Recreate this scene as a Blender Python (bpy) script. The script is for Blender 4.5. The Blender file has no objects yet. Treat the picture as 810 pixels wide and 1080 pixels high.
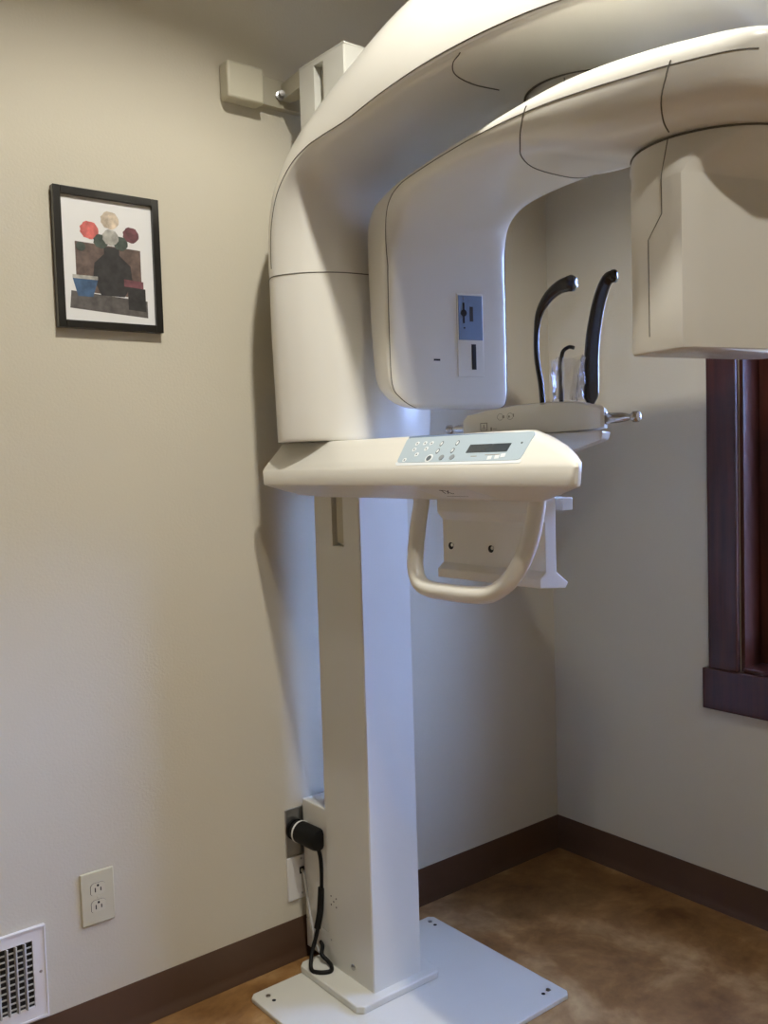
import bpy, bmesh, math, random
from mathutils import Vector, Matrix
from mathutils.bvhtree import BVHTree
random.seed(7)
S = bpy.context.scene
COL = S.collection
PI = math.pi

# ------------------------------------------------------------------ camera
F_PX, YAW, PITCH, ROLL = 974.2, math.radians(38.499), math.radians(-3.324), math.radians(-1.756)
cam_d = bpy.data.cameras.new('camera'); cam = bpy.data.objects.new('camera', cam_d); COL.objects.link(cam)
cam_d.sensor_fit = 'HORIZONTAL'; cam_d.sensor_width = 36.0; cam_d.lens = F_PX / 810 * 36.0
cam_d.clip_start = 0.02
fw = Vector((math.sin(YAW)*math.cos(PITCH), math.cos(YAW)*math.cos(PITCH), math.sin(PITCH)))
rt = Vector((math.cos(YAW), -math.sin(YAW), 0)); up = rt.cross(fw)
r2 = math.cos(ROLL)*rt + math.sin(ROLL)*up; u2 = -math.sin(ROLL)*rt + math.cos(ROLL)*up
cam.matrix_world = Matrix.Translation((-2.2925, -2.0063, 1.30)) @ Matrix((r2, u2, -fw)).transposed().to_4x4()
S.camera = cam
S.view_settings.view_transform = 'Standard'; S.view_settings.look = 'None'
S.view_settings.exposure = 0.0; S.view_settings.gamma = 1.0
S.view_settings.use_curve_mapping = False

# ------------------------------------------------------------------ world: pale blue overcast daylight seen through the window
W = bpy.data.worlds.new('world'); S.world = W; W.use_nodes = True
bg = W.node_tree.nodes['Background']
bg.inputs[1].default_value = 27.0
_nt = W.node_tree; _tc = _nt.nodes.new('ShaderNodeTexCoord'); _sx = _nt.nodes.new('ShaderNodeSeparateXYZ'); _cr = _nt.nodes.new('ShaderNodeValToRGB')
_nt.links.new(_tc.outputs['Generated'], _sx.inputs[0]); _nt.links.new(_sx.outputs['Z'], _cr.inputs[0]); _nt.links.new(_cr.outputs[0], bg.inputs[0])
_cr.color_ramp.elements[0].position = 0.0; _cr.color_ramp.elements[0].color = (0.035, 0.035, 0.030, 1)     # dark ground outside
_cr.color_ramp.elements[1].position = 0.03; _cr.color_ramp.elements[1].color = (0.34, 0.50, 1.0, 1)        # even blue-grey sky

CEIL = 2.75
# recessed round downlights: bulb set up inside a can, so the can's rim cuts the light off high on the wall
CANS = [(-1.43, -1.08, 29.5), (-1.7, -2.3, 19.0)]
CAN_R, RECESS, BULB_R = 0.125, 0.068, 0.035
for cx_, cy_, e_ in CANS:
    ld = bpy.data.lights.new('ceiling_lamp', 'AREA'); ld.shape = 'DISK'; ld.size = BULB_R*2
    ld.energy = e_; ld.color = (1.0, 0.965, 0.88)
    lo = bpy.data.objects.new('ceiling_lamp', ld); COL.objects.link(lo); lo.location = (cx_, cy_, CEIL+RECESS-0.004)
# sky portal in the window opening (sampling guide for the sky, gives no light of its own)
WY0, WY1, WZ0, WZ1 = -0.662, -1.40, 0.692, 2.10
pd = bpy.data.lights.new('window_portal', 'AREA'); pd.shape = 'RECTANGLE'; pd.size = WZ1-WZ0; pd.size_y = WY0-WY1
pd.cycles.is_portal = True
po = bpy.data.objects.new('window_portal', pd); COL.objects.link(po)
po.location = (0.285, (WY0+WY1)/2, (WZ0+WZ1)/2); po.rotation_euler = (0, PI/2, 0)

# ------------------------------------------------------------------ materials
def mat(name, col, rough=0.5, metal=0.0, coat=0.0, var=0.0, vscale=8.0, bump=0.0, bscale=200.0, spec=0.5, **kw):
    m = bpy.data.materials.new(name); m.use_nodes = True
    nt = m.node_tree; b = nt.nodes['Principled BSDF']
    b.inputs['Base Color'].default_value = (*col, 1); b.inputs['Roughness'].default_value = rough
    b.inputs['Metallic'].default_value = metal; b.inputs['Coat Weight'].default_value = coat
    b.inputs['Coat Roughness'].default_value = 0.08; b.inputs['Specular IOR Level'].default_value = spec
    tc = nt.nodes.new('ShaderNodeTexCoord')
    if var > 0:
        n = nt.nodes.new('ShaderNodeTexNoise'); n.inputs['Scale'].default_value = vscale; n.inputs['Detail'].default_value = 4
        nt.links.new(tc.outputs['Object'], n.inputs['Vector'])
        r = nt.nodes.new('ShaderNodeValToRGB')
        r.color_ramp.elements[0].position = 0.3; r.color_ramp.elements[1].position = 0.7
        r.color_ramp.elements[0].color = (*[c*(1-var) for c in col], 1); r.color_ramp.elements[1].color = (*[min(1, c*(1+var)) for c in col], 1)
        nt.links.new(n.outputs['Fac'], r.inputs['Fac']); nt.links.new(r.outputs['Color'], b.inputs['Base Color'])
    if bump > 0:
        n = nt.nodes.new('ShaderNodeTexNoise'); n.inputs['Scale'].default_value = bscale; n.inputs['Detail'].default_value = 3
        nt.links.new(tc.outputs['Object'], n.inputs['Vector'])
        bp = nt.nodes.new('ShaderNodeBump'); bp.inputs['Strength'].default_value = bump; bp.inputs['Distance'].default_value = 0.002
        nt.links.new(n.outputs['Fac'], bp.inputs['Height']); nt.links.new(bp.outputs['Normal'], b.inputs['Normal'])
    for k, v in kw.items(): b.inputs[k].default_value = v
    return m

M = {}
M['wall'] = mat('wall_paint', (0.60, 0.560, 0.455), 0.75, var=0.015, vscale=3, bump=0.25, bscale=160, spec=0.3)
M['ceiling'] = mat('ceiling_paint', (0.66, 0.61, 0.51), 0.9, var=0.02, bump=0.3, bscale=90, spec=0.2)
M['base'] = mat('brown_vinyl', (0.085, 0.045, 0.026), 0.45, var=0.08, vscale=6)
M['shell'] = mat('warm_white_plastic', (0.77, 0.75, 0.68), 0.28, coat=0.45, var=0.01, vscale=5)
M['paint'] = mat('warm_white_enamel', (0.66, 0.655, 0.60), 0.35, coat=0.25, var=0.012, vscale=6, bump=0.05, bscale=500)
M['console'] = mat('console_white_plastic', (0.80, 0.78, 0.71), 0.36, coat=0.25, var=0.01)
M['seam'] = mat('seam_shadow_gap', (0.13, 0.12, 0.10), 0.8, var=0.05)
M['black'] = mat('black_plastic', (0.006, 0.007, 0.016), 0.22, coat=0.6, var=0.1)
M['rubber'] = mat('black_rubber', (0.006, 0.006, 0.006), 0.5, var=0.1, spec=0.2)
M['hole'] = mat('dark_cavity', (0.006, 0.006, 0.007), 0.8, var=0.1)
M['chrome'] = mat('brushed_chrome', (0.52, 0.50, 0.48), 0.22, metal=1, var=0.05)
M['steel'] = mat('stainless_steel', (0.42, 0.42, 0.42), 0.3, metal=1, var=0.06)
M['bluegrey'] = mat('blue_grey_label', (0.17, 0.24, 0.36), 0.4, var=0.02)
M['bezel'] = mat('pale_grey_bezel', (0.62, 0.62, 0.62), 0.35, var=0.01)
M['keypad'] = mat('pale_blue_overlay', (0.46, 0.56, 0.63), 0.35, var=0.015)
M['keywhite'] = mat('white_key_print', (0.80, 0.84, 0.86), 0.4, var=0.01)
M['keygrey'] = mat('grey_key_print', (0.12, 0.15, 0.17), 0.4, var=0.05)
M['keymid'] = mat('mid_grey_key', (0.26, 0.29, 0.31), 0.4, var=0.03)
M['lcd'] = mat('lcd_glass', (0.030, 0.045, 0.060), 0.12, coat=0.5, var=0.1)
M['beige'] = mat('almond_plastic', (0.58, 0.55, 0.40), 0.35, var=0.02)
M['ivory'] = mat('ivory_receptacle', (0.60, 0.57, 0.43), 0.3, var=0.02)
M['whiteplate'] = mat('white_plate_plastic', (0.72, 0.71, 0.69), 0.35, var=0.01)
M['vent'] = mat('white_enamelled_metal', (0.78, 0.78, 0.80), 0.35, coat=0.2, var=0.01)
M['duct'] = mat('dark_duct', (0.012, 0.012, 0.014), 0.8, var=0.2)
M['grille'] = mat('grey_enamel_louver', (0.50, 0.50, 0.50), 0.4, var=0.02)
M['frame'] = mat('black_frame_wood', (0.012, 0.011, 0.009), 0.32, coat=0.3, var=0.15)
M['paper'] = mat('white_print_paper', (0.77, 0.77, 0.76), 0.5, var=0.01)
M['greycable'] = mat('grey_cable_jacket', (0.42, 0.41, 0.39), 0.45, var=0.03)
M['cap'] = mat('cream_bracket_cap', (0.60, 0.57, 0.45), 0.45, var=0.02)
M['rail'] = mat('cream_bracket_metal', (0.48, 0.45, 0.35), 0.45, var=0.02)
M['lens'] = mat('lamp_lens', (0.9, 0.9, 0.85), 0.4)
M['lens'].node_tree.nodes['Principled BSDF'].inputs['Emission Color'].default_value = (1.0, 0.86, 0.64, 1)
M['lens'].node_tree.nodes['Principled BSDF'].inputs['Emission Strength'].default_value = 3.0
M['print'] = mat('faint_grey_print', (0.30, 0.28, 0.24), 0.5, var=0.05)
M['ink'] = mat('black_ink', (0.03, 0.03, 0.03), 0.5, var=0.05)
M['glass'] = mat('window_glass', (0.95, 0.97, 1.0), 0.02, var=0.0)
M['glass'].node_tree.nodes['Principled BSDF'].inputs['Transmission Weight'].default_value = 1.0
M['glass'].node_tree.nodes['Principled BSDF'].inputs['IOR'].default_value = 1.05
M['sleeve'] = mat('clear_film', (0.85, 0.86, 0.95), 0.12, bump=0.9, bscale=60)
M['sleeve'].node_tree.nodes['Principled BSDF'].inputs['Alpha'].default_value = 0.7
M['sleeve'].node_tree.nodes['Principled BSDF'].inputs['Transmission Weight'].default_value = 0.9
M['sleeve'].node_tree.nodes['Principled BSDF'].inputs['IOR'].default_value = 1.18
M['sleeve'].node_tree.nodes['Principled BSDF'].inputs['Coat Weight'].default_value = 1.0
def art(name, c): M[name] = mat(name, c, 0.55, var=0.35, vscale=60)
art('art_dark', (0.030, 0.028, 0.028)); art('art_brown', (0.13, 0.09, 0.075)); art('art_grey', (0.42, 0.41, 0.37))
art('art_coral', (0.60, 0.14, 0.12)); art('art_blue', (0.05, 0.10, 0.19)); art('art_cream', (0.62, 0.52, 0.40))
art('art_green', (0.06, 0.08, 0.065)); art('art_plum', (0.16, 0.06, 0.07)); art('art_mid', (0.10, 0.09, 0.085))

def wood(name, c1, c2):
    m = bpy.data.materials.new(name); m.use_nodes = True; nt = m.node_tree; b = nt.nodes['Principled BSDF']
    tc = nt.nodes.new('ShaderNodeTexCoord'); mp = nt.nodes.new('ShaderNodeMapping'); mp.inputs['Scale'].default_value = (40, 40, 3)
    n = nt.nodes.new('ShaderNodeTexNoise'); n.inputs['Scale'].default_value = 1.5; n.inputs['Detail'].default_value = 6
    r = nt.nodes.new('ShaderNodeValToRGB'); r.color_ramp.elements[0].color = (*c1, 1); r.color_ramp.elements[1].color = (*c2, 1)
    r.color_ramp.elements[0].position = 0.3; r.color_ramp.elements[1].position = 0.75
    nt.links.new(tc.outputs['Object'], mp.inputs[0]); nt.links.new(mp.outputs[0], n.inputs['Vector'])
    nt.links.new(n.outputs['Fac'], r.inputs[0]); nt.links.new(r.outputs[0], b.inputs['Base Color'])
    b.inputs['Roughness'].default_value = 0.3; b.inputs['Coat Weight'].default_value = 0.3
    return m
M['wood'] = wood('cherry_stained_wood', (0.028, 0.007, 0.004), (0.075, 0.019, 0.009))

def floor_mat():
    m = bpy.data.materials.new('marbled_sheet_vinyl'); m.use_nodes = True; nt = m.node_tree; b = nt.nodes['Principled BSDF']
    tc = nt.nodes.new('ShaderNodeTexCoord')
    n1 = nt.nodes.new('ShaderNodeTexNoise'); n1.inputs['Scale'].default_value = 4.0; n1.inputs['Detail'].default_value = 9; n1.inputs['Roughness'].default_value = 0.62; n1.inputs['Distortion'].default_value = 0.35
    r1 = nt.nodes.new('ShaderNodeValToRGB'); e = r1.color_ramp.elements
    e[0].position = 0.33; e[0].color = (0.16, 0.070, 0.020, 1); e[1].position = 0.68; e[1].color = (0.56, 0.37, 0.175, 1)
    x = r1.color_ramp.elements.new(0.5); x.color = (0.33, 0.175, 0.062, 1)
    n2 = nt.nodes.new('ShaderNodeTexNoise'); n2.inputs['Scale'].default_value = 22; n2.inputs['Detail'].default_value = 6; n2.inputs['Distortion'].default_value = 0.6
    r2_ = nt.nodes.new('ShaderNodeValToRGB'); r2_.color_ramp.elements[0].position = 0.4; r2_.color_ramp.elements[1].position = 0.62
    r2_.color_ramp.elements[0].color = (0.78, 0.74, 0.68, 1); r2_.color_ramp.elements[1].color = (1.0, 1.0, 1.0, 1)
    mx = nt.nodes.new('ShaderNodeMix'); mx.data_type = 'RGBA'; mx.blend_type = 'MULTIPLY'; mx.inputs['Factor'].default_value = 0.8
    for n in (n1, n2): nt.links.new(tc.outputs['Object'], n.inputs['Vector'])
    nt.links.new(n1.outputs['Fac'], r1.inputs[0]); nt.links.new(n2.outputs['Fac'], r2_.inputs[0])
    nt.links.new(r1.outputs[0], mx.inputs[6]); nt.links.new(r2_.outputs[0], mx.inputs[7]); nt.links.new(mx.outputs[2], b.inputs['Base Color'])
    b.inputs['Roughness'].default_value = 0.42
    return m
M['floor'] = floor_mat()

# ------------------------------------------------------------------ mesh helpers
def smooth_mesh(me, ang):
    if ang is None: return
    for p in me.polygons: p.use_smooth = True
    if ang < 179: me.set_sharp_from_angle(angle=math.radians(ang))

def obj(name, bm, material, parent=None, loc=None, smooth=35, bevel=0, bseg=3, sub=0, fix=True):
    if fix: bmesh.ops.recalc_face_normals(bm, faces=bm.faces)
    me = bpy.data.meshes.new(name); bm.to_mesh(me); bm.free()
    o = bpy.data.objects.new(name, me); COL.objects.link(o)
    if isinstance(material, (list, tuple)):
        for m in material: me.materials.append(M[m])
    else: me.materials.append(M[material])
    if parent is not None:
        o.parent = parent; o.matrix_parent_inverse = parent.matrix_world.inverted()
    if loc is not None: o.location = loc
    if bevel > 0:
        b = o.modifiers.new('bevel', 'BEVEL'); b.width = bevel; b.segments = bseg; b.limit_method = 'ANGLE'; b.angle_limit = math.radians(30)
        b.harden_normals = False
    if sub > 0:
        s = o.modifiers.new('sub', 'SUBSURF'); s.levels = sub; s.render_levels = sub
    smooth_mesh(me, smooth)
    return o

def bake(o, ang=None):
    dg = bpy.context.evaluated_depsgraph_get(); dg.update()
    me = bpy.data.meshes.new_from_object(o.evaluated_get(dg)); o.modifiers.clear(); o.data = me
    if ang is not None: smooth_mesh(me, ang)

def cut(o, cutter_bm, ang=30):
    bmesh.ops.recalc_face_normals(cutter_bm, faces=cutter_bm.faces)
    me = bpy.data.meshes.new('cutter'); cutter_bm.to_mesh(me); cutter_bm.free()
    c = bpy.data.objects.new('cutter', me); COL.objects.link(c)
    m = o.modifiers.new('cut', 'BOOLEAN'); m.operation = 'DIFFERENCE'; m.object = c; m.solver = 'EXACT'
    bpy.context.view_layer.update()
    bake(o, ang)
    bpy.data.objects.remove(c); bpy.data.meshes.remove(me)

def empty(name, loc, label=None, cat=None, group=None, rotz=0):
    o = bpy.data.objects.new(name, None); COL.objects.link(o); o.location = loc; o.rotation_euler = (0, 0, rotz); o.empty_display_size = 0.05
    if label: o['label'] = label
    if cat: o['category'] = cat
    if group: o['group'] = group
    bpy.context.view_layer.update()
    return o

def tag(o, label, cat, group=None):
    o['label'] = label; o['category'] = cat
    if group: o['group'] = group
    return o

def box(bm, x0, x1, y0, y1, z0, z1):
    v = [bm.verts.new(p) for p in [(x0,y0,z0),(x1,y0,z0),(x1,y1,z0),(x0,y1,z0),(x0,y0,z1),(x1,y0,z1),(x1,y1,z1),(x0,y1,z1)]]
    for f in [(0,1,2,3),(4,5,6,7),(0,1,5,4),(1,2,6,5),(2,3,7,6),(3,0,4,7)]: bm.faces.new([v[i] for i in f])
    return bm
def B(*a): return box(bmesh.new(), *a)

def frame_of(d):
    d = Vector(d).normalized(); a = Vector((0,0,1)) if abs(d.z) < 0.9 else Vector((1,0,0))
    s = d.cross(a).normalized(); return s, d.cross(s).normalized()

def lathe(bm, p0, d, prof, seg=24):
    """prof: (distance along d, radius)"""
    p0 = Vector(p0); d = Vector(d).normalized(); s, t = frame_of(d); rings = []
    for h, r in prof:
        rings.append([bm.verts.new(p0 + d*h + (s*math.cos(2*PI*k/seg) + t*math.sin(2*PI*k/seg))*max(r, 1e-5)) for k in range(seg)])
    skin(bm, rings); return bm
def L(*a, **k): return lathe(bmesh.new(), *a, **k)

def skin(bm, rings, closed=True, caps=True):
    n = len(rings[0])
    for a, b in zip(rings[:-1], rings[1:]):
        for i in range(n if closed else n-1):
            bm.faces.new([a[i], a[(i+1) % n], b[(i+1) % n], b[i]])
    if caps and closed: bm.faces.new(rings[0]); bm.faces.new(rings[-1])

def loft(rings, caps=True):
    bm = bmesh.new(); skin(bm, [[bm.verts.new(p) for p in r] for r in rings], caps=caps); return bm

def catmull(pts, n=8):
    pts = [Vector(p) for p in pts]; P = [2*pts[0]-pts[1]] + pts + [2*pts[-1]-pts[-2]]; out = []
    for i in range(1, len(P)-2):
        for k in range(n):
            t = k/n; a, b, c, d = P[i-1], P[i], P[i+1], P[i+2]
            out.append(0.5*((2*b)+(c-a)*t+(2*a-5*b+4*c-d)*t*t+(3*b-a-3*c+d)*t**3))
    out.append(pts[-1]); return out

def tube(path, r, seg=10, bm=None):
    bm = bm or bmesh.new(); path = [Vector(p) for p in path]; rings = []; s = None
    for i, p in enumerate(path):
        d = (path[min(i+1, len(path)-1)] - path[max(i-1, 0)]).normalized()
        if s is None: s, t = frame_of(d)
        else: s = (s - d*s.dot(d)).normalized(); t = d.cross(s)
        rr = r(i/(len(path)-1)) if callable(r) else r
        rings.append([bm.verts.new(p + (s*math.cos(2*PI*k/seg)+t*math.sin(2*PI*k/seg))*rr) for k in range(seg)])
    skin(bm, rings); return bm

def ribbon(path, ws, ts, sides, seg=16):
    """flattened bar along a path; ws half width along side vector, ts half thickness"""
    rings = []; bm = bmesh.new()
    for i, p in enumerate(path):
        d = (path[min(i+1, len(path)-1)] - path[max(i-1, 0)]).normalized(); s = Vector(sides); s = (s - d*s.dot(d)).normalized(); t = d.cross(s)
        f = i/(len(path)-1); ring = []
        for k in range(seg):
            a = 2*PI*k/seg; c, q = math.cos(a), math.sin(a); e = 0.6
            ring.append(bm.verts.new(p + s*ws(f)*math.copysign(abs(c)**e, c) + t*ts(f)*math.copysign(abs(q)**e, q)))
        rings.append(ring)
    skin(bm, rings); return bm

def text_bm(s, size, mw, thick=0.0002):
    cu = bpy.data.curves.new('t', 'FONT'); cu.body = s; cu.size = size; cu.extrude = thick; cu.resolution_u = 2
    o = bpy.data.objects.new('t', cu); COL.objects.link(o); bpy.context.view_layer.update()
    me = bpy.data.meshes.new_from_object(o.evaluated_get(bpy.context.evaluated_depsgraph_get()))
    bm = bmesh.new(); bm.from_mesh(me); bm.transform(mw)
    bpy.data.objects.remove(o); bpy.data.curves.remove(cu); bpy.data.meshes.remove(me); return bm

# ================================================================== THE ROOM
XL, YB = -3.7, -3.6
def structure(name, bm, m, parent=None, **k):
    o = obj(name, bm, m, parent, **k)
    if parent is None: o['kind'] = 'structure'
    return o
structure('floor', B(XL-0.1, 0.28, YB-0.1, 0.1, -0.1, 0), 'floor', smooth=None)
structure('wall_left', B(XL-0.1, 0.1, 0, 0.1, 0, CEIL), 'wall', smooth=None)
WT = 0.28       # wall thickened outward: unseen deep reveal added to cut slanting daylight
bm = B(0, WT, YB, WY1, 0, CEIL); box(bm, 0, WT, WY0, 0, 0, CEIL); box(bm, 0, WT, WY1, WY0, 0, WZ0); box(bm, 0, WT, WY1, WY0, WZ1, CEIL)
structure('wall_right', bm, 'wall', smooth=None)
structure('wall_back', B(XL-0.1, 0.1, YB-0.1, YB, 0, CEIL), 'wall', smooth=None)
structure('wall_side', B(XL-0.1, XL, YB, 0, 0, CEIL), 'wall', smooth=None)
bm = bmesh.new()     # ceiling sheet with round openings for the downlights
NS = 32
ys = sorted([YB-0.1] + [c[1]+q for c in CANS for q in (-0.2, 0.2)] + [0.1])
for ya, yb in zip(ys[:-1], ys[1:]):
    hit = [c for c in CANS if ya < c[1] < yb and abs(c[1]-(ya+yb)/2) < 0.01]
    if not hit: box(bm, XL-0.1, 0.1, ya, yb, CEIL, CEIL+0.02); continue
    c = hit[0]
    box(bm, XL-0.1, c[0]-0.2, ya, yb, CEIL, CEIL+0.02); box(bm, c[0]+0.2, 0.1, ya, yb, CEIL, CEIL+0.02)
    for zz in (CEIL, CEIL+0.02):
        inn, out = [], []
        for k in range(NS):
            a = 2*PI*k/NS; ca, sa = math.cos(a), math.sin(a); q = 0.2/max(abs(ca), abs(sa))
            inn.append(bm.verts.new((c[0]+CAN_R*ca, c[1]+CAN_R*sa, zz))); out.append(bm.verts.new((c[0]+q*ca, c[1]+q*sa, zz)))
        for k in range(NS): bm.faces.new([inn[k], inn[(k+1) % NS], out[(k+1) % NS], out[k]])
structure('ceiling', bm, 'ceiling', smooth=None)
for (cx_, cy_, e_), lab in zip(CANS, ('round recessed ceiling downlight close to the left wall, in front of the x-ray machine', 'round recessed ceiling downlight in the middle of the room, behind the camera')):
    cl = empty('ceiling_light', (cx_, cy_, CEIL), lab, 'light', 'recessed ceiling downlights')
    rings_ = [[(cx_+rr*math.cos(2*PI*k/NS), cy_+rr*math.sin(2*PI*k/NS), zz) for k in range(NS)] for rr, zz in
              ((CAN_R+0.02, CEIL), (CAN_R+0.02, CEIL-0.004), (CAN_R, CEIL-0.004), (CAN_R, CEIL+RECESS+0.03), (CAN_R+0.003, CEIL+RECESS+0.03), (CAN_R+0.003, CEIL))]
    obj('can', loft(rings_, caps=False), 'duct', cl, smooth=30)
    obj('can_top', L((cx_, cy_, CEIL+RECESS+0.03), (0,0,1), [(0, CAN_R+0.003), (0.004, CAN_R+0.003)], NS), 'duct', cl, smooth=30)
    obj('bulb', L((cx_, cy_, CEIL+RECESS+0.0295), (0,0,-1), [(0, 0.02), (0.01, 0.038), (0.029, BULB_R)], 24), 'lens', cl, smooth=40)

def baseboard(name, along, a0, a1, plane, sgn):
    """vinyl cove base: thin strip with a flared toe"""
    prof = [(0, 0), (0.012, 0), (0.0118, 0.004), (0.006, 0.014), (0.0035, 0.028), (0.003, 0.100), (0.002, 0.105), (0, 0.105)]
    rings = []
    for a in (a0, a1):
        rings.append([((a, plane+sgn*d, z) if along == 'x' else (plane+sgn*d, a, z)) for d, z in prof])
    return structure(name, loft(rings), 'base', smooth=40)
baseboard('baseboard_left', 'x', XL, 0, 0, -1)
baseboard('baseboard_right', 'y', YB, -0.003, 0, -1)
baseboard('baseboard_back', 'x', XL, 0, YB, 1)
baseboard('baseboard_side', 'y', YB, 0, XL, 1)

# window in the right wall
win = empty('window_1', (0, (WY0+WY1)/2, WZ0)); win['kind'] = 'structure'
CW = 0.088
def part(n, bm, m, p, **k): return obj(n, bm, m, p, **k)
part('casing', B(-0.019, 0, WY0, WY0+CW, WZ0-0.001, WZ1), 'wood', win, bevel=0.004)
part('casing', B(-0.019, 0, WY1-CW, WY1, WZ0-0.001, WZ1), 'wood', win, bevel=0.004)
part('head_casing', B(-0.019, 0, WY1-CW-0.012, WY0+CW+0.012, WZ1, WZ1+CW), 'wood', win, bevel=0.004)
part('sill', B(-0.026, 0, WY1-CW-0.014, WY0+CW+0.015, 0.578, WZ0), 'wood', win, bevel=0.003)
part('jamb', B(0, 0.12, WY0-0.012, WY0, WZ0, WZ1), 'wood', win, bevel=0.001)
part('jamb', B(0, 0.12, WY1, WY1+0.012, WZ0, WZ1), 'wood', win, bevel=0.001)
part('jamb', B(0, 0.12, WY1+0.012, WY0-0.012, WZ1-0.012, WZ1), 'wood', win, bevel=0.001)
part('stool', B(-0.010, 0.12, WY1+0.012, WY0-0.012, WZ0, WZ0+0.012), 'wood', win, bevel=0.002)
sash = part('sash', bmesh.new() if False else (lambda b: (box(b, 0.078, 0.112, WY0-0.067, WY0-0.0125, WZ0+0.013, WZ1-0.013), box(b, 0.078, 0.112, WY1+0.0125, WY1+0.067, WZ0+0.013, WZ1-0.013),
        box(b, 0.078, 0.112, WY1+0.067, WY0-0.067, WZ0+0.013, WZ0+0.07), box(b, 0.078, 0.112, WY1+0.067, WY0-0.067, WZ1-0.065, WZ1-0.013))[0])(bmesh.new()), 'wood', win, bevel=0.003)
part('pane', B(0.095, 0.099, WY1+0.067, WY0-0.067, WZ0+0.07, WZ1-0.065), 'glass', sash, smooth=None)

# ================================================================== THE X-RAY MACHINE
mc = empty('panoramic_x_ray_machine', (-0.945, -0.30, 0), 'cream white floor-standing dental panoramic x-ray machine against the left wall', 'x-ray machine')

# --- base plate with bolts
def chamf(x0, x1, y0, y1, c): return [(x0+c,y0),(x1-c,y0),(x1,y0+c),(x1,y1-c),(x1-c,y1),(x0+c,y1),(x0,y1-c),(x0,y0+c)]
def prism(poly, z0, z1): return loft([[(x, y, z0) for x, y in poly], [(x, y, z1) for x, y in poly]])
bp = part('base_plate', prism(chamf(-1.228, -0.640, -0.590, -0.086, 0.012), 0.0, 0.012), 'paint', mc, bevel=0.002)
for sx, sy in ((-1.194, -0.119), (-0.666, -0.111), (-0.672, -0.547), (-1.19, -0.55)):
    part('screw', L((sx, sy, 0.012), (0,0,1), [(0,0.006),(0.0015,0.006),(0.002,0.004),(0.0021,0)], 16), 'steel', bp)
for sx, sy in ((-1.193, -0.143), (-0.668, -0.134), (-0.693, -0.550), (-1.165, -0.55)):
    part('bolt_hole', L((sx, sy, 0.0118), (0,0,1), [(0,0.005),(0.0005,0.005)], 16), 'hole', bp)
part('column_flange', prism(chamf(-1.078, -0.822, -0.333, -0.072, 0.014), 0.012, 0.030), 'paint', mc, bevel=0.003)

# --- column
CX0, CX1, CY0, CY1 = -1.0145, -0.868, -0.306, -0.125
clm = part('column', prism([(CX0+0.003, CY0), (CX1, CY0), (CX1, CY1), (CX0, CY1), (CX0, CY0+0.003)], 0.030, 2.232), 'paint', mc, smooth=30)
b_ = B(CX0-0.01, CX0+0.022, -0.243, -0.197, 1.094, 1.40); cut(clm, b_)
b_ = B(CX0-0.01, CX0+0.022, -0.224, -0.186, 1.80, 2.222); cut(clm, b_)
part('slide_track', B(CX0+0.004, CX0+0.020, -0.243, -0.212, 1.102, 1.40), 'rail', clm, smooth=None)
part('slide_track', B(CX0+0.012, CX0+0.020, -0.224, -0.203, 1.80, 2.222), 'rail', clm, smooth=None)
part('top_cover', prism([(CX0-0.001, CY0-0.001), (CX1+0.001, CY0-0.001), (CX1+0.001, CY1), (CX0-0.001, CY1)], 2.232, 2.236), 'paint', clm, bevel=0.001)
part('screw', L((CX0, -0.225, 0.061), (-1,0,0), [(0,0.008),(0.002,0.008),(0.0035,0.005),(0.0036,0)], 18), 'steel', clm)
part('screw', L((CX0, -0.134, 0.094), (-1,0,0), [(0,0.002),(0.001,0.002),(0.0011,0)], 10), 'steel', clm)
for i, (dy, dz) in enumerate(((0,0),(0.011,0.011),(-0.011,0.011),(0.011,-0.011),(-0.011,-0.011))):
    part('vent_hole', L((CX0, -0.150+dy, 0.198+dz), (-1,0,0), [(0,0.0022),(0.0004,0.0022)], 10), 'hole', clm)
cb = part('cable_box', B(-1.010, -0.872, -0.1249, -0.0145, 0.105, 0.424), 'paint', mc, bevel=0.003)
part('cable_box_foot', B(-1.010, -0.872, -0.1249, -0.0145, 0.030, 0.105), 'paint', cb, bevel=0.002)

# --- carriage housing around the column (the lower shell)
XC = -0.945
def shell_ring(z, s=1.0, yf=-0.338, yb=-0.085, hw=0.218):
    T = [(0,0),(-.25,.0),(-.55,.05),(-.80,.18),(-.93,.32),(-.985,.42),(-1,.52),(-.93,.66),(-.76,.86),(-.56,1),(0,1)]
    full = T + [(-a, b) for a, b in reversed(T[1:-1])]
    return [(XC + a*hw*s, yf*1.0 + (yb-yf)*b, z) for a, b in full]
rings = [shell_ring(1.346, .955, yf=-.330), shell_ring(1.350, .963, yf=-.333), shell_ring(1.40, .975), shell_ring(1.52, .992), shell_ring(1.62, 1.0), shell_ring(1.7125, 1.0)]
ch = part('carriage_housing', loft(rings), 'shell', mc, smooth=50, sub=0)
def resample(rs, n):
    return rs
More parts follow.
